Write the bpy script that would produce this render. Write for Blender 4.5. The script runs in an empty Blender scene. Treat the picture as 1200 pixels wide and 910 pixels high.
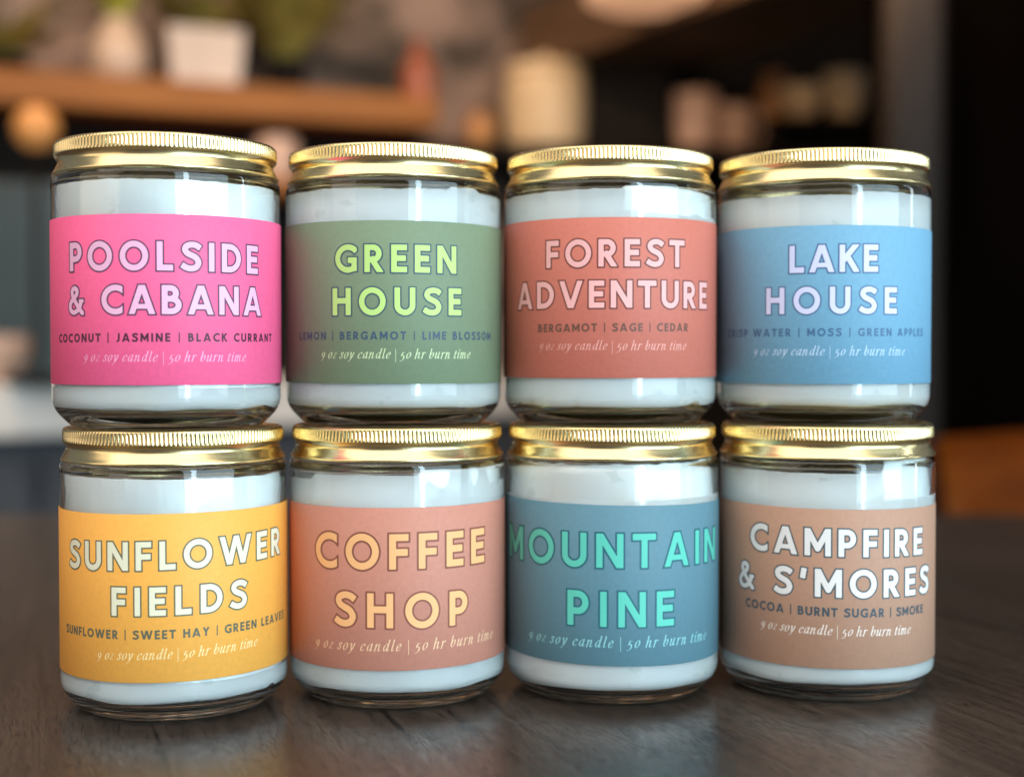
import bpy, bmesh, math, random
import numpy as np
from mathutils import Vector, Matrix, noise

scene = bpy.context.scene
col = scene.collection
R2 = math.radians
PI = math.pi

# ------------------------------------------------------------------ camera, world, lamps, exposure
cam = bpy.data.cameras.new('camera')
cam_o = bpy.data.objects.new('camera', cam)
col.objects.link(cam_o)
cam_o.location = (0, 0, 0.11394)
cam_o.rotation_euler = (PI/2 - 0.0245, 0, 0)
cam.sensor_width = 36
cam.lens = 50.11
cam.clip_start = 0.01
cam.clip_end = 60
cam.dof.use_dof = True
cam.dof.focus_distance = 0.443
cam.dof.aperture_fstop = 5.0
scene.camera = cam_o

world = bpy.data.worlds.new('World')
scene.world = world
world.use_nodes = True
wn = world.node_tree
wn.nodes['Background'].inputs[0].default_value = (0.62, 0.72, 0.82, 1)
wn.nodes['Background'].inputs[1].default_value = 0.23


def lamp(name, loc, target, sx, sy, power, color):
    l = bpy.data.lights.new(name, 'AREA')
    l.shape = 'RECTANGLE'
    l.size, l.size_y, l.energy, l.color = sx, sy, power, color
    o = bpy.data.objects.new(name, l)
    col.objects.link(o)
    o.location = loc
    d = Vector(target) - Vector(loc)
    o.rotation_euler = d.to_track_quat('-Z', 'Y').to_euler()
    return o


# tall bright gap between the window blinds, behind and to the right of the camera, and the wide pale window round it
lamp('window_light', (1.04, -1.36, 0.55), (0, 0.48, 0.09), 0.19, 1.9, 19, (0.66, 0.89, 1.0))
lamp('window_light', (2.1, -1.45, 0.75), (0, 0.48, 0.09), 3.0, 2.0, 105, (0.62, 0.87, 1.0))
lamp('window_light', (1.7, 0.62, 0.5), (0, 0.48, 0.09), 0.05, 1.2, 3, (0.75, 0.9, 1.0))
# added room fill: overhead for the glass shoulders, warm from the left
lamp('room_fill_light', (-0.2, -0.1, 1.6), (0, 0.5, 0.05), 2.6, 1.9, 33, (1.0, 0.94, 0.87))
lamp('room_fill_light', (-1.9, -0.7, 0.8), (0, 0.48, 0.09), 1.9, 1.6, 12, (1.0, 0.84, 0.66))
# warm lamps over the shelves behind
lamp('shelf_light', (-0.6, 1.7, 1.5), (-0.6, 2.8, 0.5), 0.6, 0.3, 21, (1.0, 0.72, 0.46))
lamp('shelf_light', (0.35, 1.8, 0.74), (0.4, 2.9, 0.6), 0.5, 0.1, 5, (1.0, 0.7, 0.42))

scene.view_settings.view_transform = 'Standard'
scene.view_settings.look = 'None'
scene.view_settings.exposure = 0.0
scene.view_settings.gamma = 1.0
cy = scene.cycles
cy.use_denoising = True
try:
    cy.denoiser = 'OPENIMAGEDENOISE'
except Exception:
    pass
cy.max_bounces = 14
cy.transmission_bounces = 12
cy.glossy_bounces = 8
cy.diffuse_bounces = 5
cy.caustics_reflective = True
cy.caustics_refractive = True
cy.blur_glossy = 0.3
cy.sample_clamp_indirect = 6.0
scene.render.film_transparent = False

# ------------------------------------------------------------------ helpers


def lin(r, g, b, k=1.0):
    def f(c):
        c /= 255.0
        return c/12.92 if c <= 0.04045 else ((c+0.055)/1.055)**2.4
    return (f(r)*k, f(g)*k, f(b)*k, 1)


def mat(name, base=(0.5, 0.5, 0.5, 1), rough=0.5, metal=0.0, **kw):
    m = bpy.data.materials.new(name)
    m.use_nodes = True
    b = m.node_tree.nodes['Principled BSDF']
    b.inputs['Base Color'].default_value = base
    b.inputs['Roughness'].default_value = rough
    b.inputs['Metallic'].default_value = metal
    for k, v in kw.items():
        b.inputs[k].default_value = v
    return m


def node(m, t, **kw):
    n = m.node_tree.nodes.new(t)
    for k, v in kw.items():
        setattr(n, k, v)
    return n


def link(m, a, b):
    m.node_tree.links.new(a, b)


def bsdf(m):
    return m.node_tree.nodes['Principled BSDF']


def noisy(m, c1, c2, scale=20, detail=4, stretch=(1, 1, 1), lo=0.35, hi=0.65, bump=0.0, bdist=0.001, rot=(0, 0, 0)):
    """mix two colours by object-space noise, optionally with the same noise as bump"""
    tc = node(m, 'ShaderNodeTexCoord')
    mp = node(m, 'ShaderNodeMapping')
    mp.inputs['Scale'].default_value = stretch
    mp.inputs['Rotation'].default_value = rot
    nz = node(m, 'ShaderNodeTexNoise')
    nz.inputs['Scale'].default_value = scale
    nz.inputs['Detail'].default_value = detail
    rp = node(m, 'ShaderNodeValToRGB')
    rp.color_ramp.elements[0].position = lo
    rp.color_ramp.elements[0].color = c1
    rp.color_ramp.elements[1].position = hi
    rp.color_ramp.elements[1].color = c2
    link(m, tc.outputs['Object'], mp.inputs['Vector'])
    link(m, mp.outputs[0], nz.inputs['Vector'])
    link(m, nz.outputs[0], rp.inputs[0])
    link(m, rp.outputs[0], bsdf(m).inputs['Base Color'])
    if bump:
        bp = node(m, 'ShaderNodeBump')
        bp.inputs['Strength'].default_value = bump
        bp.inputs['Distance'].default_value = bdist
        link(m, nz.outputs[0], bp.inputs['Height'])
        link(m, bp.outputs[0], bsdf(m).inputs['Normal'])
    return m


def obj(name, me, m=None, parent=None):
    o = bpy.data.objects.new(name, me)
    col.objects.link(o)
    if m is not None and not me.materials:
        for q in (m if isinstance(m, (list, tuple)) else [m]):
            me.materials.append(q)
    if parent is not None:
        o.parent = parent
    return o


def tag(o, label, cat, group=None):
    o['label'] = label
    o['category'] = cat
    if group:
        o['group'] = group
    return o


def structure(o):
    o['kind'] = 'structure'
    return o


def thing(name, label, cat, loc=(0, 0, 0), rz=0, group=None):
    o = bpy.data.objects.new(name, None)
    col.objects.link(o)
    o.empty_display_size = 0.02
    o.location = loc
    o.rotation_euler = (0, 0, rz)
    return tag(o, label, cat, group)


def mesh(name, verts, faces, smooth=True):
    me = bpy.data.meshes.new(name)
    me.from_pydata([tuple(map(float, v)) for v in verts], [], faces)
    if smooth:
        me.polygons.foreach_set('use_smooth', [True]*len(me.polygons))
    me.update()
    return me


def lathe(name, prof, n=128, closed=False, rmod=None, sharp=None):
    """revolve (r, z) points; r==0 points become poles"""
    V, F, rows = [], [], []
    for i, (r, z) in enumerate(prof):
        if r <= 1e-9:
            rows.append([len(V)])
            V.append((0, 0, z))
        else:
            row = []
            for k in range(n):
                a = 2*PI*k/n
                rr = r if rmod is None else rmod(i, r, z, a)
                row.append(len(V))
                V.append((rr*math.sin(a), -rr*math.cos(a), z))
            rows.append(row)
    pairs = list(zip(rows[:-1], rows[1:]))
    if closed:
        pairs.append((rows[-1], rows[0]))
    for a, b in pairs:
        for k in range(n):
            q = (k+1) % n
            if len(a) == 1 and len(b) == 1:
                continue
            if len(a) == 1:
                F.append((a[0], b[q], b[k]))
            elif len(b) == 1:
                F.append((a[k], a[q], b[0]))
            else:
                F.append((a[k], a[q], b[q], b[k]))
    me = mesh(name, V, F)
    bm = bmesh.new()
    bm.from_mesh(me)
    bmesh.ops.recalc_face_normals(bm, faces=bm.faces)
    bm.to_mesh(me)
    bm.free()
    return me


def rounded(pts, rad=None, steps=5):
    """smooth a profile: every inner point with a radius becomes a small arc"""
    out = []
    for i, p in enumerate(pts):
        r = p[2] if len(p) > 2 else 0
        if r == 0 or i in (0, len(pts)-1):
            out.append((p[0], p[1]))
            continue
        a, b, c = Vector(pts[i-1][:2]), Vector(p[:2]), Vector(pts[i+1][:2])
        d1, d2 = (a-b).normalized(), (c-b).normalized()
        L = min(r, (a-b).length*0.49, (c-b).length*0.49)
        s, e = b+d1*L, b+d2*L
        for k in range(steps+1):
            t = k/steps
            q = s*(1-t)**2 + b*2*t*(1-t) + e*t*t
            out.append((max(q.x, 0), q.y))
    return out


def box_mesh(name, sx, sy, sz, bevel=0.003, off=(0, 0, 0)):
    bm = bmesh.new()
    bmesh.ops.create_cube(bm, size=1)
    for v in bm.verts:
        v.co = Vector((v.co.x*sx+off[0], v.co.y*sy+off[1], v.co.z*sz+off[2]))
    if bevel:
        bmesh.ops.bevel(bm, geom=bm.edges[:], offset=bevel, segments=3, affect='EDGES', profile=0.5)
    me = bpy.data.meshes.new(name)
    bm.to_mesh(me)
    bm.free()
    return me


# ------------------------------------------------------------------ lettering: strokes -> distance field -> mesh
def ell(cx, cyy, rx, ry, a0, a1, n=40):
    return [(cx+rx*math.cos(R2(a0+(a1-a0)*i/n)), cyy+ry*math.sin(R2(a0+(a1-a0)*i/n))) for i in range(n+1)]


def crom(P, n=9):
    P = [2*np.array(P[0])-np.array(P[1])] + [np.array(p, float) for p in P] + [2*np.array(P[-1])-np.array(P[-2])]
    out = []
    for i in range(1, len(P)-2):
        p0, p1, p2, p3 = P[i-1], P[i], P[i+1], P[i+2]
        for k in range(n):
            t = k/n
            out.append(tuple(0.5*((2*p1)+(-p0+p2)*t+(2*p0-5*p1+4*p2-p3)*t*t+(-p0+3*p1-3*p2+p3)*t**3)))
    out.append(tuple(P[-2]))
    return out


def sans(ch, t):
    """capital letter, drawn a little wider than its first sketch while the stroke keeps its weight"""
    adv, strokes, clip = sans_sketch(ch, t)
    if ch in "I'|" or not strokes:
        return adv, strokes, clip
    h = t/2
    k = {'S': 1.18, 'M': 1.08, 'A': 1.07, 'O': 1.04, '&': 1.04, 'G': 1.06, 'N': 1.05, 'U': 1.07, 'D': 1.06, 'H': 1.06}.get(ch, 1.1)
    q = (adv*k-2*h)/(adv-2*h)
    strokes = [([(h+(x-h)*q, y) for x, y in pts], th, cl) for pts, th, cl in strokes]
    if ch in 'EFLPRBDHNMKCG':
        clip = (0, adv*k)
    elif ch == '&':
        clip = (0, adv*k+.02)
    return adv*k, strokes, clip


def sans_sketch(ch, t):
    """capital letter as centre lines; returns (advance, [(points, thickness, closed)], (xmin, xmax))"""
    h = t/2
    L = lambda *p: (list(p), t, False)
    B = 9.0
    ov = 0.014
    if ch == 'E':
        return .52, [L((h, 0), (h, 1)), L((0, h), (.52, h)), L((0, .51), (.47, .51)), L((0, 1-h), (.52, 1-h))], None
    if ch == 'F':
        return .50, [L((h, 0), (h, 1)), L((0, .48), (.46, .48)), L((0, 1-h), (.51, 1-h))], None
    if ch == 'L':
        return .50, [L((h, 0), (h, 1)), L((0, h), (.51, h))], None
    if ch in 'PR':
        lo = .42 if ch == 'P' else .45
        cyy, ry = (1-h+lo)/2, (1-h-lo)/2
        bowl = [(h, 1-h)] + ell(.29, cyy, .58-h-.29, ry, 90, -90, 24) + [(h, lo)]
        s = [L((h, 0), (h, 1)), (bowl, t, False)]
        if ch == 'P':
            return .58, s, None
        return .63, s+[L((.22, .54), (.56, -.07))], None
    if ch == 'B':
        b1 = [(h, 1-h)] + ell(.27, (1-h+.53)/2, .53-h-.27, (1-h-.53)/2, 90, -90, 20) + [(h, .53)]
        b2 = [(h, .53)] + ell(.29, (.53+h)/2, .61-h-.29, (.53-h)/2, 90, -90, 20) + [(h, h)]
        return .61, [L((h, 0), (h, 1)), (b1, t, False), (b2, t, False)], None
    if ch == 'D':
        b = [(h, 1-h)] + ell(.28, .5, .75-h-.28, .5-h, 90, -90, 40) + [(h, h)]
        return .75, [L((h, 0), (h, 1)), (b, t, False)], None
    if ch == 'O':
        return .96, [(ell(.48, .5, .48-h, .5-h+ov, 0, 360, 72), t, True)], None
    if ch == 'C':
        return .73, [(ell(.49, .5, .49-h, .5-h+ov, 35, 325, 56), t, False)], (0, .73)
    if ch == 'G':
        return .82, [(ell(.49, .5, .49-h, .5-h+ov, 38, 326, 56), t, False), L((.82-h, .05), (.82-h, .5)),
                     L((.5, .5-h*.6), (.82, .5-h*.6))], (0, .82)
    if ch == 'S':
        p = [(.53, .80), (.43, .885), (.30, 1-h+ov), (.165, .865), (.115, .745), (.17, .625), (.29, .545), (.41, .465),
             (.475, .34), (.475, .25), (.415, .135), (.285, h-ov), (.15, .115), (.03, .205)]
        return .575, [(crom(p), t, False)], None
    if ch == 'I':
        return t, [L((h, 0), (h, 1))], None
    if ch == 'A':
        return .86, [L((.075, -.1), (.455, 1.1)), L((.785, -.1), (.405, 1.1)), ([(.22, .265), (.64, .265)], t*.82, False)], None
    if ch == 'V':
        return .84, [L((.07, 1.1), (.44, -.1)), L((.77, 1.1), (.40, -.1))], None
    if ch == 'N':
        return .76, [L((h, 0), (h, 1)), L((.76-h, 0), (.76-h, 1)), L((.035, 1.1), (.725, -.1))], (0, .76)
    if ch == 'M':
        return .88, [L((h, 0), (h, 1)), L((.88-h, 0), (.88-h, 1)), L((.05, 1.08), (.44, .26), (.83, 1.08))], (0, .88)
    if ch == 'W':
        return 1.2, [L((.07, 1.1), (.375, -.1)), L((.62, 1.1), (.325, -.1)), L((.58, 1.1), (.875, -.1)), L((1.13, 1.1), (.825, -.1))], None
    if ch == 'T':
        return .62, [L((.31, 0), (.31, 1)), L((0, 1-h), (.62, 1-h))], None
    if ch == 'H':
        return .72, [L((h, 0), (h, 1)), L((.72-h, 0), (.72-h, 1)), L((0, .53), (.72, .53))], None
    if ch == 'U':
        return .72, [([(h, 1)] + ell(.36, .36, .36-h, .36-h+ov, 180, 360, 36) + [(.72-h, 1)], t, False)], None
    if ch == 'K':
        return .66, [L((h, 0), (h, 1)), L((.10, .38), (.62, 1.1)), L((.24, .62), (.62, -.1))], None
    if ch == 'Y':
        return .72, [L((.36, 0), (.36, .5)), L((.07, 1.1), (.40, .40)), L((.65, 1.1), (.32, .40))], None
    if ch == 'J':
        return .42, [([(.42-h, 1)] + ell(.15, .28, .27-h, .28-h+ov, 0, -110, 24), t, False)], None
    if ch == '&':
        p = [(.78, -.03), (.62, .14), (.42, .38), (.27, .58), (.205, .72), (.21, .83), (.31, .915), (.43, .87), (.455, .76),
             (.38, .64), (.24, .53), (.12, .40), (.09, .25), (.16, .12), (.31, .075), (.48, .15), (.60, .30), (.655, .50)]
        return .76, [(crom(p), t*.82, False), ([(.55, .47), (.76, .47)], t*.6, False)], (0, .78)
    if ch == "'":
        return .26, [([(.16, 1.0), (.10, .64)], t*.95, False)], None
    if ch == '|':
        return .16, [([(.08, 1.06), (.08, -.1)], .13, False)], None
    return .34, [], None


def italic(ch):
    """slanted serif letter, x-height 1: centre lines whose thickness follows the pen's direction"""
    C = lambda *p: crom(list(p))
    G = {
        'a': (.86, [C((.64, .82), (.45, .99), (.2, .78), (.1, .4), (.2, .06), (.38, .1), (.58, .5)), C((.66, 1.0), (.6, .4), (.62, .1), (.7, .03), (.84, .2))]),
        'b': (.80, [C((.02, 1.5), (.14, 1.52), (.12, .9), (.1, .3), (.22, .03), (.45, .1), (.64, .5), (.62, .86), (.46, .98), (.26, .78), (.14, .5))]),
        'c': (.68, [C((.58, .76), (.56, .92), (.42, .99), (.2, .76), (.1, .38), (.2, .05), (.4, .04), (.6, .22))]),
        'd': (.88, [C((.62, .82), (.45, .99), (.2, .78), (.1, .4), (.2, .06), (.38, .1), (.58, .5)), C((.54, 1.5), (.68, 1.53), (.62, .5), (.62, .1), (.72, .03), (.86, .2))]),
        'e': (.70, [C((.14, .42), (.4, .5), (.58, .72), (.5, .97), (.34, .95), (.16, .7), (.1, .36), (.2, .05), (.4, .03), (.62, .22))]),
        'h': (.90, [C((.02, 1.5), (.14, 1.52), (.12, .8), (.1, 0)), C((.12, .5), (.3, .86), (.5, .98), (.6, .8), (.56, .3), (.62, .04), (.72, .04), (.86, .2))]),
        'i': (.44, [C((.04, .8), (.16, .98), (.2, .9), (.15, .3), (.2, .04), (.28, .03), (.42, .2)), C((.25, 1.32), (.26, 1.40))]),
        'l': (.44, [C((.04, 1.5), (.17, 1.53), (.15, .8), (.14, .2), (.2, .03), (.28, .03), (.42, .2))]),
        'm': (1.34, [C((.02, .82), (.12, .98), (.16, .8), (.1, 0)), C((.12, .5), (.3, .88), (.46, .98), (.54, .8), (.5, 0)), C((.52, .5), (.72, .88), (.88, .98), (.97, .8), (.94, .3), (1.0, .04), (1.1, .03), (1.26, .2))]),
        'n': (.94, [C((.02, .82), (.12, .98), (.16, .8), (.1, 0)), C((.12, .5), (.32, .86), (.5, .98), (.6, .8), (.56, .3), (.62, .04), (.72, .03), (.88, .2))]),
        'o': (.76, [C((.4, .99), (.18, .78), (.1, .4), (.2, .05), (.38, .02), (.58, .3), (.66, .66), (.56, .94), (.4, .99))]),
        'r': (.62, [C((.02, .82), (.12, .98), (.16, .8), (.1, 0)), C((.12, .5), (.28, .86), (.44, 1.0), (.56, .9))]),
        's': (.58, [C((.54, .80), (.44, .97), (.28, .97), (.18, .80), (.27, .60), (.40, .42), (.43, .20), (.28, .02), (.10, .05), (.02, .22))]),
        't': (.50, [C((.24, 1.2), (.2, .9), (.14, .3), (.18, .04), (.28, .03), (.42, .2)), C((.0, .90), (.46, .92)), C((.0, .97), (.46, .99))]),
        'u': (.94, [C((.04, .82), (.14, .98), (.18, .84), (.12, .3), (.2, .03), (.36, .1), (.6, .54)), C((.68, 1.0), (.6, .4), (.62, .1), (.72, .03), (.86, .2))]),
        'y': (.80, [C((.04, .84), (.14, .99), (.22, .9), (.3, .3), (.34, .04)), C((.68, .98), (.62, .6), (.4, .0), (.16, -.42), (-.04, -.44))]),
        'z': (.66, [C((.1, .9), (.58, .94)), C((.58, .94), (.08, .06)), C((.08, .06), (.56, .06))]),
        '9': (.74, [C((.58, .5), (.42, .32), (.2, .4), (.12, .7), (.26, .96), (.44, .97), (.6, .76), (.56, .3), (.36, -.16), (.1, -.42))]),
        '5': (.72, [C((.6, .98), (.24, .94)), C((.24, .94), (.14, .44), (.36, .5), (.56, .3), (.52, -.1), (.3, -.38), (.04, -.4))]),
        '0': (.78, [C((.4, .99), (.18, .78), (.1, .4), (.2, .05), (.38, .02), (.58, .3), (.66, .66), (.56, .94), (.4, .99))]),
        '|': (.30, [[(.15, 1.5), (.15, -.55)]]),
    }
    return G.get(ch, (.36, []))


def sd_poly(X, Y, pts, r, closed, butt=True):
    """signed distance to a stroked polyline (r is a number or one radius per point)"""
    d = np.full(X.shape, 9.0)
    P = [np.array(p, float) for p in pts]
    rr = [r]*len(P) if np.isscalar(r) else r
    for i in range(len(P)-1):
        a, b = P[i], P[i+1]
        ab = b-a
        L2 = max(float(ab@ab), 1e-12)
        t = np.clip(((X-a[0])*ab[0]+(Y-a[1])*ab[1])/L2, 0, 1)
        dd = np.hypot(X-a[0]-t*ab[0], Y-a[1]-t*ab[1]) - (rr[i]*(1-t)+rr[i+1]*t)
        d = np.minimum(d, dd)
    if butt and not closed:
        for a, b in ((P[0], P[1]), (P[-1], P[-2])):
            n = (a-b)/max(np.linalg.norm(a-b), 1e-9)
            pl = (X-a[0])*n[0]+(Y-a[1])*n[1]
            near = np.hypot(X-a[0], Y-a[1]) < np.max(rr)*1.05+.075
            d = np.where(near & (pl > 0), np.maximum(d, pl), d)
    return d


GRID = {}


def glyph_field(style, ch, res, t):
    key = (style, ch, res, t)
    if key in GRID:
        return GRID[key]
    if style == 'sans':
        adv, strokes, clip = sans(ch, t)
        x0, x1, y0, y1 = -.14, adv+.14, -.26, 1.22
    else:
        adv, strokes = italic(ch)
        x0, x1, y0, y1 = -.35, adv+.6, -.75, 1.75
    nx, ny = int((x1-x0)*res)+1, int((y1-y0)*res)+1
    xs, ys = x0+np.arange(nx)/res, y0+np.arange(ny)/res
    X, Y = np.meshgrid(xs, ys, indexing='ij')
    d = np.full(X.shape, 9.0)
    if style == 'sans':
        for pts, th, closed in strokes:
            d = np.minimum(d, sd_poly(X, Y, pts, th/2, closed))
        if ch not in '|&':
            d = np.maximum(d, np.maximum(Y-1.016, -.016-Y))
            if ch in 'AVNMWKYRTHILEFPBD':
                d = np.maximum(d, np.maximum(Y-1.0, -Y))
        elif ch == '&':
            d = np.maximum(d, -Y-.016)
        if clip:
            d = np.maximum(d, np.maximum(X-clip[1], clip[0]-X))
    else:
        sl = .26
        Xs = X - (sl if ch != '|' else 0)*(Y-.5)
        for pts in strokes:
            n = len(pts)
            rad = []
            for i in range(n):
                a, b = pts[max(i-1, 0)], pts[min(i+1, n-1)]
                dx, dy = b[0]-a[0], b[1]-a[1]
                down = abs(dy)/max(math.hypot(dx, dy), 1e-9)
                ang = math.atan2(dy, dx)
                w = t*(.42+.58*down**1.6)
                if dx*dy > 0 and down < .93:
                    w *= .62
                if ch == '|':
                    w = t*.5
                rad.append(w/2)
            d = np.minimum(d, sd_poly(Xs, Y, pts, rad, False, False))
    GRID[key] = (adv, xs, ys, d)
    return GRID[key]


MESHED = {}


def glyph_mesh(style, ch, res, t, grow):
    """march the field at level `grow`; interior cells merge up each column, so the result bends cleanly round a jar"""
    key = (style, ch, res, t, grow)
    if key in MESHED:
        return MESHED[key]
    adv, xs, ys, d = glyph_field(style, ch, res, t)
    f = grow-d                                     # inside > 0
    V, F, idx = [], [], {}

    def vid(x, y):
        k = (round(x*1e5), round(y*1e5))
        if k not in idx:
            idx[k] = len(V)
            V.append((x, y))
        return idx[k]
    nx, ny = f.shape
    ins = f > 0
    full = ins[:-1, :-1] & ins[1:, :-1] & ins[:-1, 1:] & ins[1:, 1:]
    some = (ins[:-1, :-1] | ins[1:, :-1] | ins[:-1, 1:] | ins[1:, 1:]) & ~full
    for i in range(nx-1):
        j = 0
        colf = full[i]
        while j < ny-1:
            if colf[j]:
                k = j
                while k < ny-1 and colf[k]:
                    k += 1
                F.append((vid(xs[i], ys[j]), vid(xs[i+1], ys[j]), vid(xs[i+1], ys[k]), vid(xs[i], ys[k])))
                j = k
            else:
                j += 1
    for i, j in zip(*np.nonzero(some)):
        c = [(xs[i], ys[j], f[i, j]), (xs[i+1], ys[j], f[i+1, j]), (xs[i+1], ys[j+1], f[i+1, j+1]), (xs[i], ys[j+1], f[i, j+1])]
        poly = []
        for k in range(4):
            a, b = c[k], c[(k+1) % 4]
            if a[2] > 0:
                poly.append(vid(a[0], a[1]))
            if (a[2] > 0) != (b[2] > 0):
                u = a[2]/(a[2]-b[2])
                poly.append(vid(a[0]+(b[0]-a[0])*u, a[1]+(b[1]-a[1])*u))
        q = []
        for v in poly:
            if not q or q[-1] != v:
                q.append(v)
        if len(q) > 2 and q[0] == q[-1]:
            q.pop()
        if len(q) > 2:
            F.append(tuple(q))
    MESHED[key] = (adv, V, F)
    return MESHED[key]


LABEL_R = 0.0365


def line_mesh(name, text, style, size, t, res, s0, s1, z0, z1, layers):
    """one printed line bent round the label: size, s (arc length) and z in mm; layers = [(grow, lift, material index)]"""
    adv = []
    for ch in text:
        adv.append((sans(ch, t)[0] if style == 'sans' else italic(ch)[0]) if ch != ' ' else (.36 if style == 'sans' else .34))
    total = sum(adv)*size
    track = ((s1-s0)-total)/max(len(text)-1, 1)
    VV, FF, MI = [], [], []
    for grow, lift, mi in layers:
        x = 0.0
        for ch, a in zip(text, adv):
            if ch != ' ':
                _, V, F = glyph_mesh(style, ch, res, t, grow)
                base = len(VV)
                for (gx, gy) in V:
                    s = s0+x+gx*size
                    z = z0+(z1-z0)*(s-s0)/(s1-s0)+gy*size
                    th = s*1e-3/0.0367
                    r = LABEL_R+lift
                    VV.append((r*math.sin(th), -r*math.cos(th), z*1e-3))
                FF += [tuple(base+q for q in p) for p in F]
                MI += [mi]*len(F)
            x += a*size+track
    me = mesh(name, VV, FF, smooth=False)
    me.polygons.foreach_set('material_index', MI)
    return me


# ------------------------------------------------------------------ materials of the jars
M_glass = mat('clear_glass', (0.97, 0.982, 0.976, 1), 0.0, 0.0, **{'Transmission Weight': 1.0, 'IOR': 1.5})
va = node(M_glass, 'ShaderNodeVolumeAbsorption')
va.inputs['Color'].default_value = (.66, .70, .54, 1)
va.inputs['Density'].default_value = 6
link(M_glass, va.outputs[0], M_glass.node_tree.nodes['Material Output'].inputs['Volume'])
M_gold = mat('gold_metal', (0.90, 0.70, 0.36, 1), 0.2, 1.0)
b = bsdf(M_gold)
tc = node(M_gold, 'ShaderNodeTexCoord')
mp = node(M_gold, 'ShaderNodeMapping')
mp.inputs['Scale'].default_value = (60, 60, 900)
nz = node(M_gold, 'ShaderNodeTexNoise')
nz.inputs['Scale'].default_value = 1.0
nz.inputs['Detail'].default_value = 3
rr = node(M_gold, 'ShaderNodeMapRange')
rr.inputs['To Min'].default_value = 0.17
rr.inputs['To Max'].default_value = 0.34
link(M_gold, tc.outputs['Object'], mp.inputs[0])
link(M_gold, mp.outputs[0], nz.inputs['Vector'])
link(M_gold, nz.outputs[0], rr.inputs['Value'])
link(M_gold, rr.outputs[0], b.inputs['Roughness'])

M_wax = mat('soy_wax', (0.88, 0.9, 0.9, 1), 0.5)
tc = node(M_wax, 'ShaderNodeTexCoord')
oi = node(M_wax, 'ShaderNodeObjectInfo')
ad = node(M_wax, 'ShaderNodeVectorMath', operation='ADD')
link(M_wax, tc.outputs['Object'], ad.inputs[0])
link(M_wax, oi.outputs['Random'], ad.inputs[1])


def wax_noise(scale, detail, stops, stretch=(1, 1, 1)):
    mp = node(M_wax, 'ShaderNodeMapping')
    mp.inputs['Scale'].default_value = stretch
    nz = node(M_wax, 'ShaderNodeTexNoise')
    nz.inputs['Scale'].default_value = scale
    nz.inputs['Detail'].default_value = detail
    rp = node(M_wax, 'ShaderNodeValToRGB')
    for e, (p, c) in zip(rp.color_ramp.elements, stops):
        e.position, e.color = p, c
    link(M_wax, ad.outputs[0], mp.inputs[0])
    link(M_wax, mp.outputs[0], nz.inputs['Vector'])
    link(M_wax, nz.outputs[0], rp.inputs[0])
    return rp.outputs[0], nz.outputs[0]


w1, h1 = wax_noise(40, 5, [(.3, (.84, .89, .90, 1)), (.62, (.90, .93, .935, 1))], (1, 1, .5))
w2, h2 = wax_noise(95, 6, [(.655, (1, 1, 1, 1)), (.70, (.86, .885, .88, 1))], (1, 1, 1.6))
w3, h3 = wax_noise(28, 2, [(.60, (1, 1, 1, 1)), (.72, (1.0, .965, .92, 1))])
prev = w1
for w in (w2, w3):
    mm = node(M_wax, 'ShaderNodeMix', data_type='RGBA', blend_type='MULTIPLY')
    mm.inputs[0].default_value = 1
    link(M_wax, prev, mm.inputs[6])
    link(M_wax, w, mm.inputs[7])
    prev = mm.outputs[2]
link(M_wax, prev, bsdf(M_wax).inputs['Base Color'])
bp = node(M_wax, 'ShaderNodeBump')
bp.inputs['Strength'].default_value = 0.2
bp.inputs['Distance'].default_value = 0.0006
link(M_wax, h2, bp.inputs['Height'])
link(M_wax, bp.outputs[0], bsdf(M_wax).inputs['Normal'])

# pressed glass is never quite even: slow waves in the wall and a few finger marks
tc = node(M_glass, 'ShaderNodeTexCoord')
oi = node(M_glass, 'ShaderNodeObjectInfo')
ad2 = node(M_glass, 'ShaderNodeVectorMath', operation='ADD')
link(M_glass, tc.outputs['Object'], ad2.inputs[0])
link(M_glass, oi.outputs['Random'], ad2.inputs[1])
nz = node(M_glass, 'ShaderNodeTexNoise')
nz.inputs['Scale'].default_value = 110
nz.inputs['Detail'].default_value = 2
bp = node(M_glass, 'ShaderNodeBump')
bp.inputs['Strength'].default_value = 0.25
bp.inputs['Distance'].default_value = 0.00025
link(M_glass, ad2.outputs[0], nz.inputs['Vector'])
link(M_glass, nz.outputs[0], bp.inputs['Height'])
link(M_glass, bp.outputs[0], bsdf(M_glass).inputs['Normal'])
nz = node(M_glass, 'ShaderNodeTexNoise')
nz.inputs['Scale'].default_value = 60
nz.inputs['Detail'].default_value = 6
rr = node(M_glass, 'ShaderNodeMapRange')
rr.inputs['From Min'].default_value = 0.58
rr.inputs['From Max'].default_value = 0.72
rr.inputs['To Max'].default_value = 0.10
link(M_glass, ad2.outputs[0], nz.inputs['Vector'])
link(M_glass, nz.outputs[0], rr.inputs['Value'])
link(M_glass, rr.outputs[0], bsdf(M_glass).inputs['Roughness'])


def paper(name, c):
    m = mat(name, c, 0.55)
    bsdf(m).inputs['Specular IOR Level'].default_value = 0.35
    d = tuple(x*0.93 for x in c[:3])+(1,)
    noisy(m, d, c, 700, 6, (1, 1, 1), .3, .62, 0.08, 0.0001)
    tc = node(m, 'ShaderNodeTexCoord')
    nz = node(m, 'ShaderNodeTexNoise')
    nz.inputs['Scale'].default_value = 70
    nz.inputs['Detail'].default_value = 1
    b0 = [n for n in m.node_tree.nodes if n.type == 'BUMP'][0]
    bp = node(m, 'ShaderNodeBump')
    bp.inputs['Strength'].default_value = 0.3
    bp.inputs['Distance'].default_value = 0.0005
    link(m, tc.outputs['Object'], nz.inputs['Vector'])
    link(m, nz.outputs[0], bp.inputs['Height'])
    link(m, bp.outputs[0], b0.inputs['Normal'])
    return m


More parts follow.
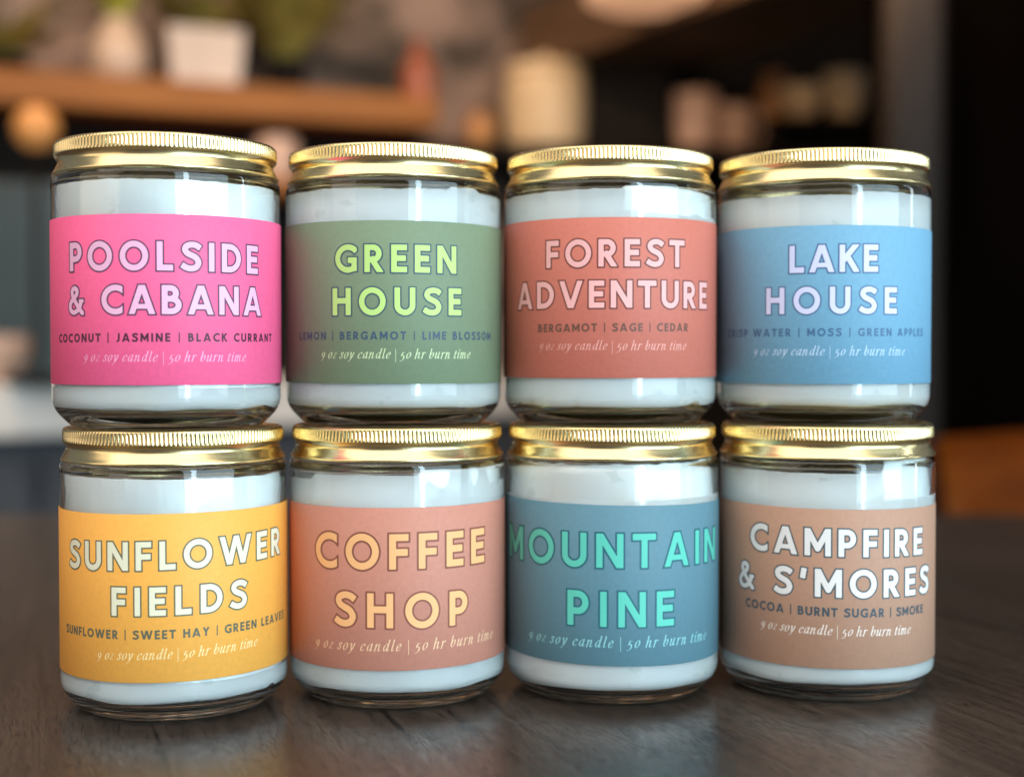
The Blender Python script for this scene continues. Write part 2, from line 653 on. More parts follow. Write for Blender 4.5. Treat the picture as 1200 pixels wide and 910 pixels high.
def ink(name, c):
    m = mat(name, c, 0.5)
    bsdf(m).inputs['Specular IOR Level'].default_value = 0.35
    return m


# ------------------------------------------------------------------ jar meshes
JAR_TOP = 0.0905
RO, RI = 0.0363, 0.0347
glass_prof = rounded([
    (0, .0016), (.024, .0012), (.0272, .0004, .001), (.0288, 0.0, .001), (.0306, .0006, .0012), (RO, .0062, .0052), (RO, .0768),
    (RO-.0001, .0785, .0012), (.0349, .0800, .0012), (.0332, .0806, .0008), (.0329, .0812, .0006), (.0329, .0885, .0006), (.0322, .0894, .0008),
    (.0310, .0889, .0006), (.0306, .0870, .0008), (.0306, .0812, .001), (RI-.0012, .0782, .002), (RI, .0765, .002), (RI, .0084, .0022),
    (.0325, .0052, .002), (.029, .0048), (0, .0048)], steps=6)
ME_glass = lathe('glass_jar', glass_prof, 160)

LB = 0.0795                                        # underside of the lid
lid_prof = rounded([
    (0, .0106), (.0318, .0106), (.0326, .0109, .0004), (.0338, .0110, .0006), (.0349, .0106, .0008), (.0352, .0099),
    (.0353, .0095), (.0353, .0084), (.0353, .0074), (.0353, .0066), (.0351, .0062, .0004), (.0344, .0055, .0008), (.0341, .0046, .0008),
    (.0341, .0040, .0006), (.0346, .0030, .001), (.0351, .0020, .001), (.0355, .0013, .0006), (.0359, .0008, .0006), (.0359, .0003, .0004), (.0355, 0, .0003),
    (.0348, .0003, .0003), (.0340, .0016, .0006), (.0334, .0034), (.0334, .0098, .0006), (0, .0100)], steps=4)
NR = 164


def knurl(i, r, z, a):
    if r < .0345 or z < .0061:
        return r
    w = max(0.0, min(1.0, (z-.0063)/.0005))*max(0.0, min(1.0, (.0101-z)/.0004))
    return r-.00042*w*(0.5-0.5*math.cos(NR*a))**0.8


lid_prof = [p for p in lid_prof]
ME_lid = lathe('lid', lid_prof, NR*6, rmod=knurl)


def wax_mesh(seed, r, top, film=None, bottom=.0054, flecks=0.0):
    """a poured candle: ragged edge where it meets the glass, and (film) a smear of wax left higher up the glass between two angles"""
    rnd = random.Random(seed)
    n = 240
    off = rnd.random()*40
    rowsz = [0, .0012, .004, .012, .03, .05, .064]
    V, F, rows = [], [], []

    def nv(a, s):
        return noise.noise(Vector((math.cos(a)*s+off, math.sin(a)*s, off)))
    # bottom disk follows the rounded inside of the jar
    rb = RI+.0002
    prof = [(rb*.75, bottom+.0006), (rb*.90, bottom+.0006), (rb*.955, bottom+.0012), (rb*.985, bottom+.0022), (rb, bottom+.0036), (rb, .0125)]
    prof += [(r, z) for z in (.0135, .035, .05, .065)]
    for k, (pr, pz) in enumerate(prof):
        row = []
        for i in range(n):
            a = 2*PI*i/n
            dz = (nv(a, 2.2)*.0004+max(0, nv(a, 13)-.12)*.0016*flecks*max(0, min(1, .3+2*nv(a, 2.7)))) if k < 5 else 0
            row.append(len(V))
            V.append((pr*math.sin(a), -pr*math.cos(a), pz+dz))
        rows.append(row)
    tops = []
    for i in range(n):
        a = 2*PI*i/n
        aa = (a+PI) % (2*PI)-PI
        z = top+nv(a, 1.5)*.0006+nv(a, 11)*.00025+max(0, nv(a, 30))*.0003
        if film:
            for f0, f1, fz in film:
                w = max(0, min(1, (aa-f0)/.05))*max(0, min(1, (f1-aa)/.05))
                z = max(z, z*(1-w)+(fz+nv(a, 9)*.0004)*w)
        tops.append(z)
    for pr, k in ((r, 0.0), (r-.0005, .0003), (r-.002, -.0006)):
        row = []
        for i in range(n):
            a = 2*PI*i/n
            rr_ = pr
            if tops[i] > .0765:
                rr_ = pr-min(.0026, max(0, (tops[i]-.0765)*.9))
            row.append(len(V))
            V.append((rr_*math.sin(a), -rr_*math.cos(a), tops[i]+k if k >= 0 else min(tops[i], top)+k))
        rows.append(row)
    row = []
    for i in range(n):
        a = 2*PI*i/n
        row.append(len(V))
        V.append(((r-.006)*math.sin(a), -(r-.006)*math.cos(a), top-.0012))
    rows.append(row)
    for a_, b_ in zip(rows[:-1], rows[1:]):
        for k in range(n):
            q = (k+1) % n
            F.append((a_[k], a_[q], b_[q], b_[k]))
    F.append(tuple(reversed(rows[0])))
    F.append(tuple(rows[-1]))
    return mesh('wax', V, F)


def label_mesh(z0, tilt, h=0.05146, wrap=340):
    """a paper band round the glass with a gap at the back"""
    n = 150
    V, F = [], []
    a0 = R2(-wrap/2)
    ri, ro = RO+.00002, LABEL_R
    for i in range(n+1):
        a = a0+R2(wrap)*i/n
        dz = tilt*math.sin(a)
        for r, z in ((ri, z0+dz), (ro-.00004, z0+dz), (ro, z0+dz+.00005), (ro, z0+h+dz-.00005), (ro-.00004, z0+h+dz), (ri, z0+h+dz)):
            V.append((r*math.sin(a), -r*math.cos(a), z))
    for i in range(n):
        for k in range(6):
            p, q = i*6+k, i*6+(k+1) % 6
            F.append((p, p+6, q+6, q))
    F.append(tuple(range(6)))
    F.append(tuple(reversed(range(n*6, n*6+6))))
    me = mesh('label', V, F, smooth=False)
    for p in me.polygons:
        if abs(p.normal.z) < .1:
            p.use_smooth = True
    bm = bmesh.new()
    bm.from_mesh(me)
    bmesh.ops.recalc_face_normals(bm, faces=bm.faces)
    bm.to_mesh(me)
    bm.free()
    return me


# ------------------------------------------------------------------ the eight jars
SIZE = '9 oz soy candle | 50 hr burn time'
K = 1.0
jars = [
    # label text for the object, position, facing (deg), label z0, tilt, colours, lines
    dict(label='candle jar with hot pink label, stacked on the yellow labelled jar', at=(-.11222, .46524), up=1, face=13.56, z0=.0139, tilt=0,
         c=(255, 100, 146), fill=(244, 180, 208), line=(104, 62, 92), notes=(74, 38, 58), size=(250, 158, 192), lid=1.0,
         wax=(11, RI-.0003, .0757, None), t=.2,
         title=[('POOLSIDE', 8.7, -33.65, 31.23, 48.5, 48.3), ('& CABANA', 8.7, -34.38, 32.73, 35.3, 35.3)],
         sub=('COCONUT | JASMINE | BLACK CURRANT', 2.6, -40.78, 39.42, 26.85, 27.15), last=(1.95, -27.39, 25.63, 21.05, 21.0)),
    dict(label='candle jar with sage green label, stacked on the terracotta pink labelled jar', at=(-.04027, .48644), up=1, face=4.73, z0=.01389, tilt=-.0001,
         c=(123, 138, 109), fill=(192, 220, 128), line=(70, 88, 100), notes=(66, 84, 104), size=(200, 212, 166), lid=1.0,
         wax=(12, RI+.0002, .0754, [(.5, .9, .0765)]), t=.205,
         title=[('GREEN', 8.7, -19.45, 21.15, 49.1, 48.95), ('HOUSE', 8.6, -20.53, 23.16, 35.54, 35.67)],
         sub=('LEMON | BERGAMOT | LIME BLOSSOM', 2.6, -36.24, 38.64, 27.79, 27.86), last=(1.95, -25.06, 27.12, 21.88, 21.86)),
    dict(label='candle jar with coral red label, stacked on the teal blue labelled jar', at=(.0337, .49302), up=1, face=-3.91, z0=.01552, tilt=.0001,
         c=(205, 113, 96), fill=(246, 178, 174), line=(122, 66, 58), notes=(112, 74, 62), size=(232, 158, 146), lid=1.0,
         wax=(13, RI+.0002, .0758, [(.1, 1.5, .0772)], .0054, .6), t=.195,
         title=[('FOREST', 8.7, -21.85, 26.43, 51.16, 51.37), ('ADVENTURE', 8.7, -35.9, 39.33, 37.99, 38.18)],
         sub=('BERGAMOT | SAGE | CEDAR', 2.65, -25.37, 28.38, 30.36, 30.61), last=(1.95, -24.69, 27.48, 24.61, 24.6)),
    dict(label='candle jar with sky blue label, stacked on the tan brown labelled jar', at=(.10838, .49841), up=1, face=-12.29, z0=.01348, tilt=0,
         c=(114, 162, 190), fill=(214, 212, 242), line=(84, 112, 146), notes=(70, 106, 142), size=(184, 208, 232), lid=1.014,
         wax=(14, RI+.0002, .0748, [(.3, 1.7, .0758)]), t=.2,
         title=[('LAKE', 8.8, -10.72, 18.48, 49.66, 49.9), ('HOUSE', 8.6, -18.96, 25.99, 36.34, 36.42)],
         sub=('CRISP WATER | MOSS | GREEN APPLES', 2.6, -37.75, 40.75, 28.94, 29.15), last=(1.95, -23.85, 29.84, 22.84, 22.85)),
    dict(label='candle jar with yellow label under the hot pink labelled jar', at=(-.11096, .46813), up=0, face=13.34, z0=.01379, tilt=.00036,
         c=(250, 174, 78), fill=(238, 228, 198), line=(118, 112, 84), notes=(98, 100, 82), size=(250, 216, 150), lid=1.0,
         wax=(15, RI-.0003, .0753, None, .0056, 1.0), t=.195,
         title=[('SUNFLOWER', 8.7, -38.91, 41.15, 47.35, 49.33), ('FIELDS', 8.7, -20.02, 23.3, 34.03, 34.76)],
         sub=('SUNFLOWER | SWEET HAY | GREEN LEAVES', 2.75, -42.07, 44.42, 26.59, 27.82), last=(2.0, -25.43, 27.77, 20.35, 21.93)),
    dict(label='candle jar with terracotta pink label under the sage green labelled jar', at=(-.03888, .48363), up=0, face=4.6, z0=.01396, tilt=.00015,
         c=(203, 134, 114), fill=(250, 184, 126), line=(146, 86, 70), notes=None, size=(238, 190, 152), lid=1.0,
         wax=(16, RI+.0002, .0730, [(-.9, 1.6, .0752), (.2, 1.7, .0768)]), t=.195,
         title=[('COFFEE', 11.1, -29.26, 32.01, 45.87, 46.31), ('SHOP', 10.9, -21.05, 24.03, 27.75, 27.2)],
         sub=None, last=(2.25, -29.39, 37.23, 20.02, 20.59)),
    dict(label='candle jar with teal blue label under the coral red labelled jar', at=(.03426, .48934), up=0, face=-4.0, z0=.01415, tilt=-.00068,
         c=(96, 134, 148), fill=(96, 198, 178), line=(50, 104, 116), notes=None, size=(140, 196, 200), lid=1.0,
         wax=(17, RI+.0002, .0748, [(-1.7, 1.75, .0779)], .0050), t=.185,
         title=[('MOUNTAIN', 10.9, -44.09, 44.73, 46.0, 45.36), ('PINE', 11.2, -14.52, 21.37, 26.95, 26.52)],
         sub=None, last=(2.25, -30.31, 37.38, 20.37, 19.89)),
    dict(label='candle jar with tan brown label under the sky blue labelled jar', at=(.10879, .49295), up=0, face=-12.45, z0=.01247, tilt=-.00039,
         c=(183, 138, 114), fill=(236, 228, 224), line=(86, 94, 98), notes=(70, 82, 90), size=(236, 216, 204), lid=1.014,
         wax=(18, RI+.0002, .0752, [(.52, 1.8, .0782)], .0056), t=.205,
         title=[('CAMPFIRE', 8.8, -26.68, 37.1, 49.29, 48.11), ("& S'MORES", 9.0, -32.33, 41.87, 36.08, 34.99)],
         sub=('COCOA | BURNT SUGAR | SMOKE', 2.9, -28.92, 37.97, 29.87, 28.66), last=(2.0, -21.95, 30.75, 23.86, 22.75)),
]
for J in jars:
    root = thing('candle_jar', J['label'], 'candle', (J['at'][0], J['at'][1], JAR_TOP*J['up']), R2(J['face']), 'candle jars stacked in two rows')
    g = obj('glass_jar', ME_glass, M_glass, root)
    g.rotation_euler = (0, 0, random.Random(J['c'][0]).random()*6)
    obj('wax', wax_mesh(*J['wax']), M_wax, root)
    l = obj('lid', ME_lid, M_gold, root)
    l.location = (0, 0, LB)
    l.rotation_euler = (0, 0, random.Random(J['c'][1]).random()*6)
    l.scale = (J['lid'], J['lid'], 1)
    lab = obj('label', label_mesh(J['z0'], J['tilt']), paper('label_paper', lin(*J['c'])), root)
    mf, ml = ink('title_ink', lin(*J['fill'])), ink('outline_ink', lin(*J['line']))
    for tx, sz, s0, s1, z0, z1 in J['title']:
        obj('scent_name', line_mesh('scent_name', tx, 'sans', sz, J['t'], 58, s0, s1, z0, z1,
                                    [(.055, .00006, 1), (0.0, .00011, 0)]), [mf, ml], lab)
    if J['sub']:
        tx, sz, s0, s1, z0, z1 = J['sub']
        obj('scent_notes', line_mesh('scent_notes', tx, 'sans', sz, .215, 26, s0, s1, z0, z1, [(0, .00006, 0)]), ink('notes_ink', lin(*J['notes'])), lab)
    sz, s0, s1, z0, z1 = J['last']
    obj('size_line', line_mesh('size_line', SIZE, 'serif', sz, .195, 24, s0, s1, z0, z1, [(0, .00006, 0)]), ink('size_ink', lin(*J['size'])), lab)

# ------------------------------------------------------------------ the table
M_table = mat('dark_stained_oak', (0.05, 0.04, 0.035, 1), 0.26, **{'IOR': 1.55})
m = M_table
b = bsdf(m)
tc = node(m, 'ShaderNodeTexCoord')
rot = node(m, 'ShaderNodeMapping')
rot.inputs['Rotation'].default_value = (0, 0, R2(-19))
link(m, tc.outputs['Object'], rot.inputs[0])


def tex(scale, stretch, detail=4, rough=.5, dist=0.0):
    mp = node(m, 'ShaderNodeMapping')
    mp.inputs['Scale'].default_value = stretch
    nz = node(m, 'ShaderNodeTexNoise')
    nz.inputs['Scale'].default_value = scale
    nz.inputs['Detail'].default_value = detail
    nz.inputs['Roughness'].default_value = rough
    nz.inputs['Distortion'].default_value = dist
    link(m, rot.outputs[0], mp.inputs[0])
    link(m, mp.outputs[0], nz.inputs['Vector'])
    return nz.outputs[0]


def ramp(fac, stops):
    rp = node(m, 'ShaderNodeValToRGB')
    e = rp.color_ramp.elements
    e[0].position, e[0].color = stops[0]
    e[1].position, e[1].color = stops[-1]
    for p, c in stops[1:-1]:
        q = e.new(p)
        q.color = c
    link(m, fac, rp.inputs[0])
    return rp.outputs[0]


g1 = tex(1.0, (260, 9, 1), 5, .6, .4)              # long grain
g2 = tex(1.0, (1900, 130, 1), 2, .5)
g4 = tex(1.0, (420, 7, 1), 3, .5, .3)                 # short open pores
g3 = tex(1.0, (14, 3, 1), 3)                       # broad tone
c1 = ramp(g1, [(.3, (.038, .026, .020, 1)), (.7, (.080, .057, .044, 1))])
c3 = ramp(g3, [(.3, (.75, .75, .75, 1)), (.7, (1.2, 1.15, 1.1, 1))])
pore = ramp(g2, [(.37, (.38, .38, .38, 1)), (.45, (1, 1, 1, 1))])
mx = node(m, 'ShaderNodeMix', data_type='RGBA', blend_type='MULTIPLY')
mx.inputs[0].default_value = 1
link(m, c1, mx.inputs[6])
link(m, c3, mx.inputs[7])
vein = ramp(g4, [(.32, (.35, .35, .35, 1)), (.38, (1, 1, 1, 1))])
mx2 = node(m, 'ShaderNodeMix', data_type='RGBA', blend_type='MULTIPLY')
mx2.inputs[0].default_value = 1
link(m, mx.outputs[2], mx2.inputs[6])
link(m, pore, mx2.inputs[7])
mx3 = node(m, 'ShaderNodeMix', data_type='RGBA', blend_type='MULTIPLY')
mx3.inputs[0].default_value = 1
link(m, mx2.outputs[2], mx3.inputs[6])
link(m, vein, mx3.inputs[7])
link(m, mx3.outputs[2], b.inputs['Base Color'])
bp = node(m, 'ShaderNodeBump')
bp.inputs['Strength'].default_value = 0.5
bp.inputs['Distance'].default_value = 0.00025
link(m, pore, bp.inputs['Height'])
link(m, bp.outputs[0], b.inputs['Normal'])

table = thing('dining_table', 'dark stained wooden table with open grain under the candle jars', 'table', (0, 0.3, -.75))
obj('tabletop', box_mesh('tabletop', 2.2, 1.42, .035, .003, (0, 0, .7325)), M_table, table)
for sx in (-1, 1):
    for sy in (-1, 1):
        lg = obj('leg', box_mesh('leg', .06, .06, .714, .004, (0, 0, .357)), M_table, table)
        lg.location = (sx*1.0, sy*.6, 0)

# ------------------------------------------------------------------ the room behind
M_floor = mat('floor_boards', (.05, .04, .035, 1), .5)
noisy(M_floor, (.03, .024, .02, 1), (.07, .055, .045, 1), 3, 5, (1, 12, 1))
structure(obj('floor', box_mesh('floor', 8, 8, .04, 0, (0, 2.0, -.77)), M_floor))

M_stone = mat('mottled_stone', (.2, .16, .14, 1), .85)
noisy(M_stone, (.05, .034, .022, 1), (.30, .19, .145, 1), 7, 2.5, (1, 1, 1.3), .36, .66, .4, .02)
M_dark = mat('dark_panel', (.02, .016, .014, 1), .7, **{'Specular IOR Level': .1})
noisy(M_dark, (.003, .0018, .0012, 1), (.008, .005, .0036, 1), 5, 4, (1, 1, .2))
M_oak = mat('orange_oak', (.4, .17, .06, 1), .6, **{'Specular IOR Level': .2})
noisy(M_oak, (.19, .065, .014, 1), (.30, .11, .026, 1), 4, 6, (1, 9, 9), .3, .7)
M_lit_edge = mat('lit_edge_brown', (.12, .06, .035, 1), .6, **{'Specular IOR Level': .15})  # lighter brown that paints the light on the column's left edge
noisy(M_lit_edge, (.010, .006, .004, 1), (.018, .011, .008, 1), 4, 6, (9, 9, 1), .3, .7)
M_cream = mat('cream_ceramic', (.75, .6, .45, 1), .5)
noisy(M_cream, (.50, .34, .19, 1), (.60, .42, .25, 1), 12, 4)
M_white = mat('white_ceramic', (.8, .74, .68, 1), .35)
noisy(M_white, (.38, .26, .185, 1), (.46, .32, .235, 1), 14, 4)
M_pink = mat('blush_ceramic', (.7, .45, .36, 1), .4)
noisy(M_pink, (.50, .29, .2, 1), (.60, .37, .27, 1), 14, 4)
M_copper = mat('amber_glaze', (.4, .17, .05, 1), .4)
noisy(M_copper, (.32, .12, .035, 1), (.48, .22, .07, 1), 12, 4)
M_red = mat('rust_glaze', (.45, .12, .05, 1), .4)
noisy(M_red, (.22, .045, .016, 1), (.32, .08, .028, 1), 12, 4)
M_leaf = mat('leaf_green', (.1, .1, .02, 1), .5)
noisy(M_leaf, (.2, .2, .02, 1), (.5, .44, .06, 1), 9, 3)
M_leaf2 = mat('olive_leaf', (.1, .09, .03, 1), .55)
noisy(M_leaf2, (.16, .13, .025, 1), (.42, .32, .07, 1), 9, 3)
M_slate = mat('slate_front', (.05, .05, .058, 1), .55)
noisy(M_slate, (.04, .04, .048, 1), (.062, .062, .07, 1), 6, 4)
M_teal = mat('teal_panel', (.03, .05, .055, 1), .5)
noisy(M_teal, (.007, .014, .015, 1), (.014, .025, .026, 1), 4, 4)
M_counter = mat('pale_stone_counter', (.6, .53, .48, 1), .4)
noisy(M_counter, (.52, .45, .4, 1), (.68, .61, .56, 1), 10, 5)

SH = math.atan2(.30, .755)                          # the shelf wall recedes to the right
structure(obj('wall', box_mesh('wall', 3.4, .08, 3.2, 0), M_stone)).location = (-.62, 2.985, .85)
bpy.data.objects['wall'].rotation_euler = (0, 0, SH)
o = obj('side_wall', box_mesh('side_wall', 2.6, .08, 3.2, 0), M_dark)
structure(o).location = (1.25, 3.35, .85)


def board(name, label, cat, x0, y0, x1, y1, z, depth, th, m, bevel=.006):
    """a board whose front edge runs from (x0, y0) to (x1, y1), top at z"""
    L = math.hypot(x1-x0, y1-y0)
    o = obj(name, box_mesh(name, L, depth, th, bevel, (L/2, depth/2, -th/2)), m)
    o.location = (x0, y0, z)
    o.rotation_euler = (0, 0, math.atan2(y1-y0, x1-x0))
    if label:
        tag(o, label, cat)
    return o


board('wall_shelf', 'long orange oak shelf carrying the white vase and square pot', 'shelf', -1.45, 2.281, -.142, 2.80, .614, .26, .062, M_oak)
board('wall_shelf', 'short oak shelf below the long orange one, carrying the pink cup', 'shelf', -.74, 2.565, -.20, 2.78, .445, .2, .03, M_oak)
board('wall_shelf', 'dark walnut shelf carrying the cream canister and the round cups', 'shelf', -.13, 2.86, .80, 2.92, .533, .3, .03, M_dark)


def pot(name, label, cat, loc, prof, m, n=40, group=None, handle=None):
    root = thing(name, label, cat, loc, 0, group)
    obj('body', lathe('body', rounded(prof, steps=5), n), m, root)
    if handle:
        hr, hz, ht = handle
        V, F = [], []
        ns, nt = 18, 8
        for i in range(ns+1):
            a = R2(-80+160*i/ns)
            c = Vector((hr*.92+.026*math.cos(a), 0, hz+.028*math.sin(a)))
            for k in range(nt):
                b_ = 2*PI*k/nt
                V.append(c+Vector((math.cos(a)*math.cos(b_)*ht, math.sin(b_)*ht, math.sin(a)*math.cos(b_)*ht)))
        for i in range(ns):
            for k in range(nt):
                F.append((i*nt+k, i*nt+(k+1) % nt, (i+1)*nt+(k+1) % nt, (i+1)*nt+k))
        obj('handle', mesh('handle', V, F), m, root)
    return root


def leaves(name, parent, m, n, spread, height, size, seed, lean=(0, 0)):
    """arching leaves growing out of one point"""
    rnd = random.Random(seed)
    V, F = [], []
    for i in range(n):
        az = rnd.random()*2*PI
        ln = height*(.5+.6*rnd.random())
        out = spread*(.25+.9*rnd.random())
        d = Vector((math.cos(az), math.sin(az), 0))
        side = Vector((-d.y, d.x, 0))
        w = size*(.6+.7*rnd.random())
        base = len(V)
        st = 7
        for k in range(st+1):
            t = k/st
            c = d*out*t**1.4+Vector((lean[0]*t, lean[1]*t, ln*(t-.35*t*t*rnd.uniform(.9, 1.1))))
            ww = w*math.sin(PI*min(.97, .12+.88*t))**.8
            V += [c-side*ww+Vector((0, 0, .15*ww)), c, c+side*ww+Vector((0, 0, .15*ww))]
        for k in range(st):
            q = base+3*k
            F += [(q, q+1, q+4, q+3), (q+1, q+2, q+5, q+4)]
    return obj(name, mesh(name, V, F), m, parent)


v = pot('vase', 'rounded cream white vase with yellow green leaves on the oak shelf', 'vase', (-.735, 2.675, .614),
        [(0, 0), (.04, 0, .006), (.056, .03, .03), (.055, .075, .03), (.03, .108, .02), (.028, .122, .004), (.024, .122), (.024, .02), (0, .02)], M_white)
lv = leaves('foliage', v, M_leaf, 40, .10, .24, .018, 3)
lv.location = (0, 0, .1)
sp = thing('plant_pot', 'square white pot on the oak shelf beside the rounded vase', 'plant pot', (-.592, 2.735, .614), SH)
bm = bmesh.new()
bmesh.ops.create_cube(bm, size=1)
for q in bm.verts:
    k = 1.0 if q.co.z > 0 else .86
    q.co = Vector((q.co.x*.145*k, q.co.y*.12*k, q.co.z*.112+.056))
top = [f for f in bm.faces if f.normal.z > .9]
bmesh.ops.inset_individual(bm, faces=top, thickness=.008)
for f in top:
    bmesh.ops.translate(bm, verts=f.verts, vec=(0, 0, -.02))
bmesh.ops.bevel(bm, geom=[e for e in bm.edges], offset=.004, segments=2, affect='EDGES')
me = bpy.data.meshes.new('body')
bm.to_mesh(me)
bm.free()
obj('body', me, M_white, sp)
lv = leaves('foliage', sp, M_leaf2, 40, .16, .14, .02, 5)
lv.location = (0, 0, .09)
p3 = pot('house_plant', 'bushy olive plant in a small dark pot on the oak shelf', 'plant', (-.44, 2.80, .614),
         [(0, 0), (.03, 0, .004), (.042, .07, .004), (.038, .07), (.034, .05), (0, .05)], M_dark)
lv = leaves('foliage', p3, M_leaf2, 90, .2, .28, .026, 8)
lv.location = (0, 0, .05)
p4 = pot('house_plant', 'trailing dark green plant in a bowl at the far left of the oak shelf', 'plant', (-.93, 2.62, .614),
         [(0, 0), (.03, 0, .004), (.05, .04, .01), (.045, .042), (.03, .015), (0, .012)], M_dark)
lv = leaves('foliage', p4, M_leaf2, 40, .18, .14, .018, 9)
lv.location = (0, 0, .03)
pot('bottle', 'rust orange bottle standing at the end of the oak shelf', 'bottle', (-.185, 2.84, .614),
    [(0, 0), (.034, 0, .004), (.036, .05, .01), (.03, .075, .02), (.012, .095, .01), (.012, .125, .003), (0, .125)], M_red)
pot('cup', 'blush pink cup on the short lower oak shelf', 'cup', (-.453, 2.74, .445),
    [(0, 0), (.034, 0, .006), (.042, .03, .012), (.042, .078, .003), (.038, .078), (.036, .01), (0, .008)], M_pink)

# right-hand shelf
cn = thing('canister', 'tall cream canister with a lid on the dark walnut shelf', 'canister', (.068, 2.955, .533))
obj('body', lathe('body', rounded([(0, 0), (.08, 0, .012), (.086, .08, .03), (.084, .150, .012), (0, .150)], steps=6), 48), M_cream, cn)
obj('lid', lathe('lid', rounded([(0, .1505), (.085, .1505, .003), (.083, .172, .012), (.02, .182, .012), (.014, .196, .006), (0, .197)], steps=6), 48), M_cream, cn)
bx = thing('speaker_box', 'black box standing behind the cream canister on the walnut shelf', 'box', (.245, 3.02, .533))
obj('body', box_mesh('body', .175, .15, .215, .006, (0, 0, .1075)), M_dark, bx)
obj('front_panel', box_mesh('front_panel', .15, .006, .19, .002, (0, -.0785, .1075)), M_dark, bx)
pot('jug', 'small amber glazed pot beside the cream canister', 'pot', (-.065, 2.90, .533),
    [(0, 0), (.024, 0, .004), (.034, .03, .02), (.024, .055, .006), (.028, .066, .002), (.024, .066), (.02, .01), (0, .01)], M_copper)
mug = [(0, 0), (.036, 0, .006), (.045, .04, .02), (.045, .112, .004), (.041, .112), (.038, .012), (0, .010)]
pot('mug', 'taller blush pink mug beside the black box on the walnut shelf', 'mug', (.375, 2.93, .533), mug, M_pink, handle=(.045, .06, .006), group='blush mugs on the walnut shelf')
pot('mug', 'shorter blush pink mug between the taller mug and the peach bowls', 'mug', (.458, 2.98, .533),
    [(0, 0), (.034, 0, .006), (.047, .04, .03), (.044, .092, .004), (.040, .092), (.038, .012), (0, .010)], M_pink, handle=(.045, .05, .006), group='blush mugs on the walnut shelf')
st = thing('riser', 'dark wooden riser under the peach bowls on the walnut shelf', 'stand', (.64, 2.99, .533))
obj('top', box_mesh('top', .24, .16, .02, .003, (0, 0, .052)), M_dark, st)
for sx in (-1, 1):
    obj('leg', box_mesh('leg', .02, .16, .042, .002, (sx*.105, 0, .021)), M_dark, st)
bowl = [(0, 0), (.02, 0, .004), (.042, .028, .03), (.046, .066, .004), (.042, .066), (.03, .016), (0, .010)]
pot('bowl', 'peach cream bowl in front on the dark riser', 'bowl', (.598, 2.95, .596), bowl, M_cream)
pot('bowl', 'deeper peach bowl at the end of the dark riser beside the column', 'bowl', (.688, 2.97, .596),
    [(0, 0), (.024, 0, .004), (.044, .04, .03), (.043, .098, .004), (.039, .098), (.03, .016), (0, .010)], M_cream)
pot('jug', 'amber brown glazed jug behind the peach bowls', 'jug', (.552, 3.03, .596),
    [(0, 0), (.028, 0, .004), (.038, .05, .03), (.022, .088, .012), (.028, .11, .003), (.024, .11), (.02, .02), (0, .02)], M_copper, handle=(.036, .06, .005))

# counter along the left with a slate front
board('counter_top', 'pale stone counter top over the slate cabinet front', 'counter', -1.16, 1.803, .10, 3.13, .0666, .5, .0856, M_counter, .008)
cb = thing('cabinet', 'slate grey cabinet under the pale counter top', 'cabinet', (-1.16, 1.803, -.75), math.atan2(1.327, 1.26))
obj('body', box_mesh('body', 1.80, .44, .725, .004, (.915, .26, .366)), M_slate, cb)
for k in range(3):
    d = obj('door', box_mesh('door', .58, .018, .66, .004, (.31+.6*k, .029, .37)), M_slate, cb)
    obj('handle', box_mesh('handle', .12, .014, .012, .003, (.31+.6*k, .012, .64)), M_gold, d)
structure(board('shelf_shade_panel', None, None, -1.6, 2.382, -.06, 2.995, .552, .03, .5, M_dark))  # dark sheet added as the shade on the wall under the shelf
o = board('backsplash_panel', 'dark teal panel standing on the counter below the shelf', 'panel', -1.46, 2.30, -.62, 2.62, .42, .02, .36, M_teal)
lp = thing('globe_lamp', 'amber globe lamp on a thin stem standing on the counter', 'lamp', (-.745, 2.24, .0666))
obj('stem', lathe('stem', rounded([(0, 0), (.05, 0, .003), (.05, .012, .003), (.006, .016, .003), (.006, .37), (0, .37)]), 24), M_dark, lp)
M_amber = mat('amber_globe', (.5, .2, .05, 1), .4)
bsdf(M_amber).inputs['Emission Color'].default_value = (1, .42, .12, 1)
bsdf(M_amber).inputs['Emission Strength'].default_value = .16
obj('globe', lathe('globe', [(.034*math.sin(R2(a)), .40-.034*math.cos(R2(a))) for a in range(0, 181, 12)], 32), M_amber, lp)
pot('bowl', 'pale pink bowl on the pale stone counter', 'bowl', (-.83, 2.28, .0666),
    [(0, 0), (.03, 0, .004), (.055, .04, .03), (.058, .075, .004), (.054, .075), (.04, .016), (0, .010)], M_pink)
M_beam = mat('beam_wood', (.1, .055, .03, 1), .6, **{'Specular IOR Level': .15})
noisy(M_beam, (.07, .038, .02, 1), (.13, .07, .038, 1), 4, 6, (1, 9, 9), .3, .7)
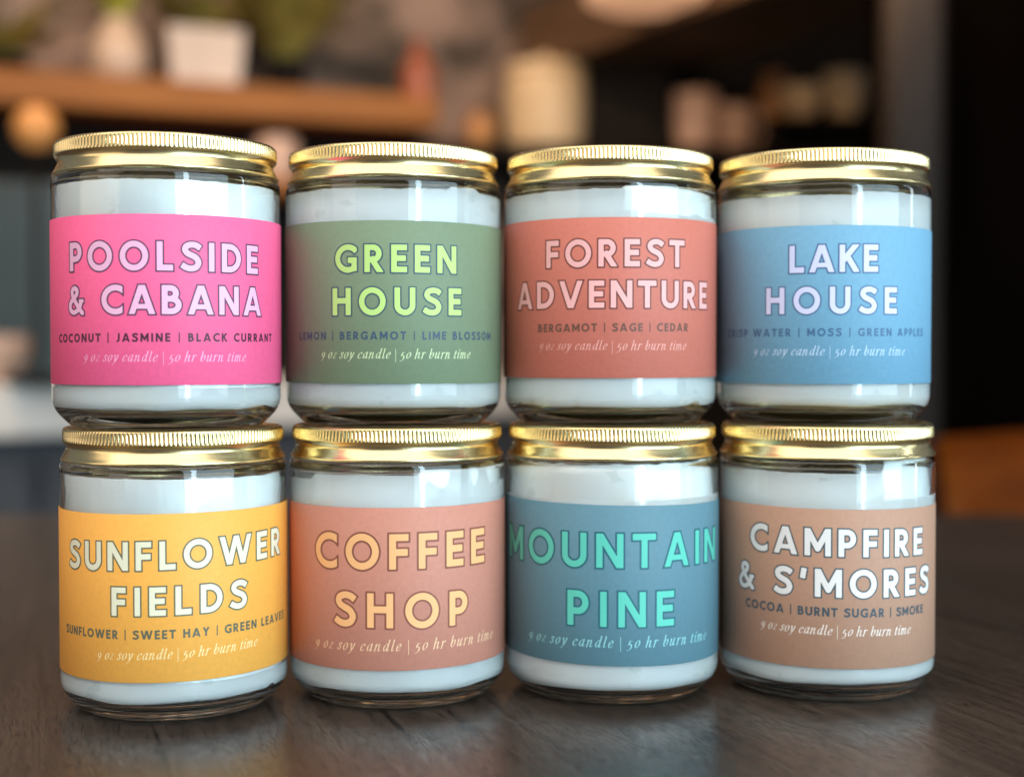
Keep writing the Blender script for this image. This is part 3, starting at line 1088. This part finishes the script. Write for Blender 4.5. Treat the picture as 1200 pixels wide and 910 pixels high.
# column, beam and pendant on the right
M_column = mat('near_black_wood', (.004, .002, .0014, 1), .8, **{'Specular IOR Level': .0})
noisy(M_column, (.001, .0006, .0004, 1), (.0025, .0014, .001, 1), 4, 6, (9, 9, 1), .3, .7)
structure(obj('column', box_mesh('column', .95, .1, 3.2, .01), M_column)).location = (1.0, 2.06, .85)
o = obj('column_lit_edge', box_mesh('column_lit_edge', .085, .05, 3.2, .02), M_lit_edge)  # added lighter board, stands for light falling on the column's left side
tag(o, 'brown upright wooden casing painted as the lit edge of the near black column', 'strip').location = (.552, 1.98, .85)
tag(obj('ceiling_beam', box_mesh('ceiling_beam', 1.15, .3, .14, .006), M_beam), 'brown wooden beam running back beside the column', 'beam')
bpy.data.objects['ceiling_beam'].location = (.42, 2.62, .775)
bpy.data.objects['ceiling_beam'].rotation_euler = (0, 0, R2(-62))
pl = thing('pendant_lamp', 'lit peach pendant lamp shade above the walnut shelf', 'lamp', (.235, 2.5, .72))
M_shade = mat('lit_peach_glass', (.6, .4, .28, 1), .5)
bsdf(M_shade).inputs['Emission Color'].default_value = (1, .5, .27, 1)
bsdf(M_shade).inputs['Emission Strength'].default_value = .5
obj('shade', lathe('shade', rounded([(0, .004), (.09, 0, .004), (.11, .01, .008), (.085, .08, .03), (.02, .12, .02), (.008, .15), (0, .15)]), 40), M_shade, pl)
obj('cable', lathe('cable', [(0, .15), (.003, .15), (.003, 1.4), (0, 1.4)], 8), M_dark, pl)

M_chair = mat('brown_orange_wood', (.2, .07, .015, 1), .6, **{'Specular IOR Level': .08})
noisy(M_chair, (.09, .018, .001, 1), (.15, .034, .002, 1), 4, 6, (1, 9, 9), .3, .7)
# wooden chair behind the table
ch = thing('chair', 'orange brown wooden chair behind the table, beside the tan labelled jar', 'chair', (.70, 1.36, -.75), R2(-6))
V, F = [], []
n = 24
for i in range(n+1):
    u = -1+2*i/n
    x, y = u*.27, .07*u*u
    zt = .795-.02*u*u
    zb = .60
    prof = []
    for k in range(9):
        t = k/8
        prof.append((y-.055*math.sin(PI*t)**.8+.03*t, zb+(zt-zb)*t))
    prof += [(y+.055, zt-.01), (y+.02, (zb+zt)/2), (y+.02, zb)]
    for (yy, zz) in prof:
        V.append((x, yy, zz))
NP = len(prof)
for i in range(n):
    for k in range(NP):
        F.append((i*NP+k, i*NP+(k+1) % NP, (i+1)*NP+(k+1) % NP, (i+1)*NP+k))
F += [tuple(range(NP)), tuple(reversed(range(n*NP, n*NP+NP)))]
obj('backrest', mesh('backrest', V, F, True), M_chair, ch)
obj('seat', box_mesh('seat', .46, .44, .03, .01, (0, .24, .44)), M_chair, ch)
for sx, sy, h in ((-.2, .02, .62), (.2, .02, .62), (-.2, .43, .425), (.2, .43, .425)):
    obj('leg', box_mesh('leg', .035, .035, h, .005, (sx, sy+.0, h/2)), M_chair, ch)
